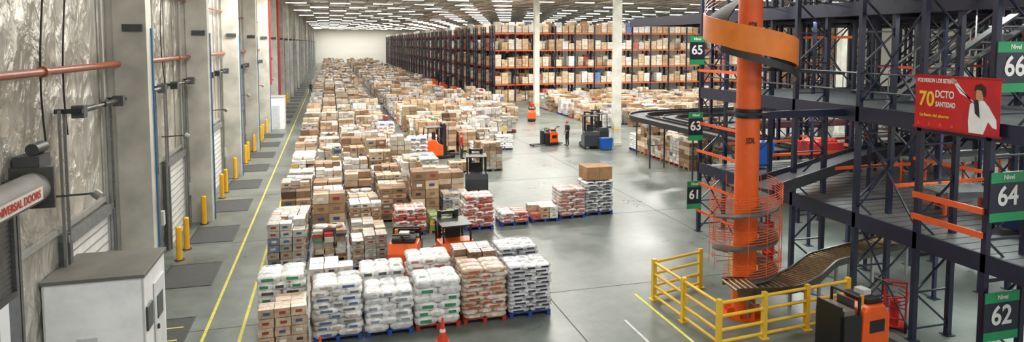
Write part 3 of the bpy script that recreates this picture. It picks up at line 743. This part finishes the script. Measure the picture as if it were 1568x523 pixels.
for q in (-.25,.25): d.tube([(0,q,.1),(.05,q,1.2),(-.1,q,1.35)],.025,RD,mPNT,8); d.cyl((-.05,q-.03,.15),(-.05,q+.03,.15),.15,BLK,mMAT,16)
for z in (.3,.6,.9,1.2): d.cyl((.03,-.25,z),(.03,.25,z),.02,RD,mPNT,8)
d.b(0,.45,-.28,.28,.06,.1,RD,mPNT); d.cyl((-.1,-.25,1.35),(-.1,.25,1.35),.025,RD,mPNT,8)
d.cyl((.2,0,.1),(.2,0,.75),.13,C(210,50,44),mPNT,16); d.sph((.2,0,.75),(.13,.13,.08),C(210,50,44),mPNT,16,5,0,math.pi/2)
for q in range(3): d.tube([(.2+.3*math.cos(t/3),.3*math.sin(t/3),.5+.1*q+.02*t) for t in range(19)],.015,C(160,40,36),mMAT,5)
d.obj('wheeled_fire_extinguisher',None,(14.3,13.5,0),.8)
d=MB(); d.cyl((0,0,.35),(0,0,1.0),.13,C(206,36,34),mPNT,16); d.sph((0,0,1.0),(.13,.13,.1),C(206,36,34),mPNT,16,5,0,math.pi/2); d.cyl((0,0,1.05),(0,0,1.2),.03,BLK,mPNT,8); d.b(-.22,.22,.14,.17,0,1.35,C(206,36,34),mPNT); d.tube([(0,0,1.15),(.16,-.05,1.0),(.18,-.05,.6)],.015,BLK,mMAT,6); d.b(-.2,.2,-.15,.13,.3,.35,C(206,36,34),mPNT); d.b(-.25,.25,-.2,.2,0,.03,C(160,36,34),mPNT)
d.obj('fire_extinguisher_stand',None,(14.7,19.1,0))
# ---------------------------------------------------------------- people
def skin(verts,rad,edges,roots,name,levels=2):
    me=bpy.data.meshes.new(name); me.from_pydata(verts,edges,[]); o=bpy.data.objects.new(name,me); bpy.context.scene.collection.objects.link(o)
    o.modifiers.new('skin','SKIN'); 
    sv=me.skin_vertices[0].data
    for i,r in enumerate(rad): sv[i].radius=r if isinstance(r,tuple) else (r,r); sv[i].use_root=(i in roots)
    sb=o.modifiers.new('sub','SUBSURF'); sb.levels=levels; sb.render_levels=levels
    dg=bpy.context.evaluated_depsgraph_get(); nm=bpy.data.meshes.new_from_object(o.evaluated_get(dg)); bpy.data.objects.remove(o); return nm
def person(x,y,rz,shirt,trs,cap,reach=False,s0=1.0):
    e=empty('warehouse_worker',(x,y,0),rz); e.scale=(s0,s0,s0)
    V=[(0,0,.96),(0,0,1.1),(0,.01,1.28),(0,.01,1.42),(0,0,1.52),(0,-.01,1.59),(0,-.02,1.67),(0,-.01,1.73)]
    Rr=[(.145,.11),(.13,.1),(.16,.115),(.13,.095),(.055,.058),(.072,.085),(.078,.1),(.055,.07)]
    E=[(i,i+1) for i in range(7)]; hands=[]
    for s in (-1,1):
        if reach and s==1: arm=[(s*.18,0,1.43),(s*.25,.0,1.16),(s*.24,-.24,1.1),(s*.24,-.31,1.1)]
        else: arm=[(s*.18,0,1.43),(s*.24,.03,1.15),(s*.26,-.05,.9),(s*.26,-.07,.83)]
        k=len(V); V+=arm; Rr+=[.07,.048,.032,(.042,.026)]; E+=[(3,k),(k,k+1),(k+1,k+2),(k+2,k+3)]; hands.append((s,Vector(arm[2]),Vector(arm[3])))
        k=len(V); V+=[(s*.095,0,.88),(s*.11,-.02,.5),(s*.12,.02,.11),(s*.13,-.06,.055),(s*.135,-.17,.045)]; Rr+=[.098,.066,.045,.05,.036]
        E+=[(0,k),(k,k+1),(k+1,k+2),(k+2,k+3),(k+3,k+4)]
    nm=skin(V,Rr,E,{0},'body')
    SKN=C(196,146,112)
    mats=[flat_mat('worker_skin',SKN),flat_mat('worker_shirt',shirt,.8),flat_mat('worker_trousers',trs,.8),flat_mat('worker_shoes',C(30,26,24),.5)]
    for q in mats: nm.materials.append(q)
    for p in nm.polygons:
        c=p.center; p.use_smooth=True
        hand=any((c-h[2]).length<.1 or ((c-h[1]).length<.06) for h in hands)
        p.material_index=0 if (c.z>1.5 or hand) else 3 if c.z<.1 else 2 if (c.z<.97 and abs(c.x)<.215) else 1
    o=bpy.data.objects.new('body',nm); bpy.context.scene.collection.objects.link(o); o.parent=e
    FV=[];FR=[];FE=[];roots=set()
    for s,w,h in hands:
        dr=(h-w).normalized(); side=Vector((0,1,0)) if abs(dr.z)>.5 else Vector((1,0,0)); palm=dr.cross(side).normalized()*(1 if s>0 else -1)
        for i,(off,L) in enumerate(((-.03,.068),(-.01,.078),(.01,.074),(.029,.058))):
            k=len(FV);roots.add(k); a=h+side*off
            FV+=[tuple(a),tuple(a+dr*.04),tuple(a+dr*(.04+L*.5)+palm*.012),tuple(a+dr*(.04+L*.85)+palm*.035)]; FR+=[.009,.009,.008,.007]; FE+=[(k,k+1),(k+1,k+2),(k+2,k+3)]
        k=len(FV);roots.add(k); a=h-dr*.02-side*.035
        FV+=[tuple(a),tuple(a-side*.025+dr*.03),tuple(a-side*.03+dr*.06+palm*.015)]; FR+=[.011,.01,.008]; FE+=[(k,k+1),(k+1,k+2)]
    fm=skin(FV,FR,FE,roots,'fingers',1); fm.materials.append(mats[0]); 
    for p in fm.polygons:p.use_smooth=True
    o=bpy.data.objects.new('fingers',fm); bpy.context.scene.collection.objects.link(o); o.parent=e
    d=MB()
    for s in (-1,1):
        d.sph((s*.032,-.108,1.66),(.014,.01,.009),C(240,238,232),mPNT,8,6); d.sph((s*.032,-.117,1.66),(.007,.004,.007),C(40,26,18),mPNT,8,6)
        d.sph((s*.085,0,1.655),(.014,.024,.034),SKN,mMAT,8,6); d.box((s*.032,-.112,1.68),(.035,.008,.006),C(40,26,18),mMAT)
    d.sph((0,-.122,1.635),(.013,.02,.024),SKN,mMAT,8,6); d.box((0,-.108,1.6),(.045,.01,.009),C(150,80,70),mMAT)
    d.sph((0,.012,1.665),(.09,.1,.1),C(34,24,18),mMAT,14,8,0,math.pi*.5)
    d.sph((0,-.005,1.69),(.096,.118,.09),cap,mMAT,16,8,0,math.pi*.5); d.prism([(-.06,1.69),(.06,1.69),(.06,1.705),(-.06,1.705)],-.2,-.08,cap,mMAT)
    d.obj('head_details',e)
person(16.8,45.0,math.radians(-75),C(34,34,40),C(30,32,42),C(210,44,40),True,1.04)
person(19.55,62.6,math.radians(-20),C(180,44,44),C(40,40,50),C(200,44,40))
person(-2.75,100,math.radians(180),C(60,60,80),C(40,40,50),C(60,60,60))
person(8.2,41.6,math.radians(60),C(180,50,44),C(40,40,50),C(200,44,40))
# ---------------------------------------------------------------- lights
def area(x,y,z,sx,sy,p,col=(1,.97,.91)):
    l=bpy.data.lights.new('high_bay_and_fill_lamp','AREA'); l.shape='RECTANGLE'; l.size=sx;l.size_y=sy;l.energy=p;l.color=col
    o=bpy.data.objects.new('high_bay_and_fill_lamp',l);o.location=(x,y,z);bpy.context.scene.collection.objects.link(o)
PW={5:600,21:900,37:2100,55:2500}
for y in PW:
    for x in (-.5,12,27,44): area(x,y,12.2,6,2.4,PW[y]*(1 if x<30 else .8))
for x in (24,38,52): area(x,70,12.2,5,1,2400)  # added fill row, brightens the front of the pallet racking
for y in range(86,250,24):
    for x in (1,13,25,37,50): area(x,y,12.2,2.4,.3,1200 if x<30 else 800)
for x in (0,9,18): area(x,242,12.2,2.4,.3,1500)  # extra fill lights added to lift the dark back wall
for x,y in ((16.8,13),(16.8,20),(22,15),(27.5,22)):
    area(x+.3,y,5.35,.3,3,120,(.95,1,.97)); area(x+.3,y,2.35,.3,3,150,(.95,1,.97)); area(x+.3,y,8.35,.3,3,90,(.95,1,.97))
w=bpy.data.worlds.new('world'); bpy.context.scene.world=w; w.use_nodes=True
bg=w.node_tree.nodes['Background']; bg.inputs[0].default_value=(.97,.98,1,1); bg.inputs[1].default_value=.95
# ---------------------------------------------------------------- camera
cam=bpy.data.cameras.new('camera'); co=bpy.data.objects.new('camera',cam); bpy.context.scene.collection.objects.link(co)
co.location=(0,0,7.6); co.rotation_euler=(math.radians(86),0,math.radians(-15.6))
cam.sensor_width=36; cam.lens=22.96; cam.shift_y=-.0807; cam.clip_end=600; cam.clip_start=.1
bpy.context.scene.camera=co
bpy.context.scene.view_settings.view_transform='Standard'
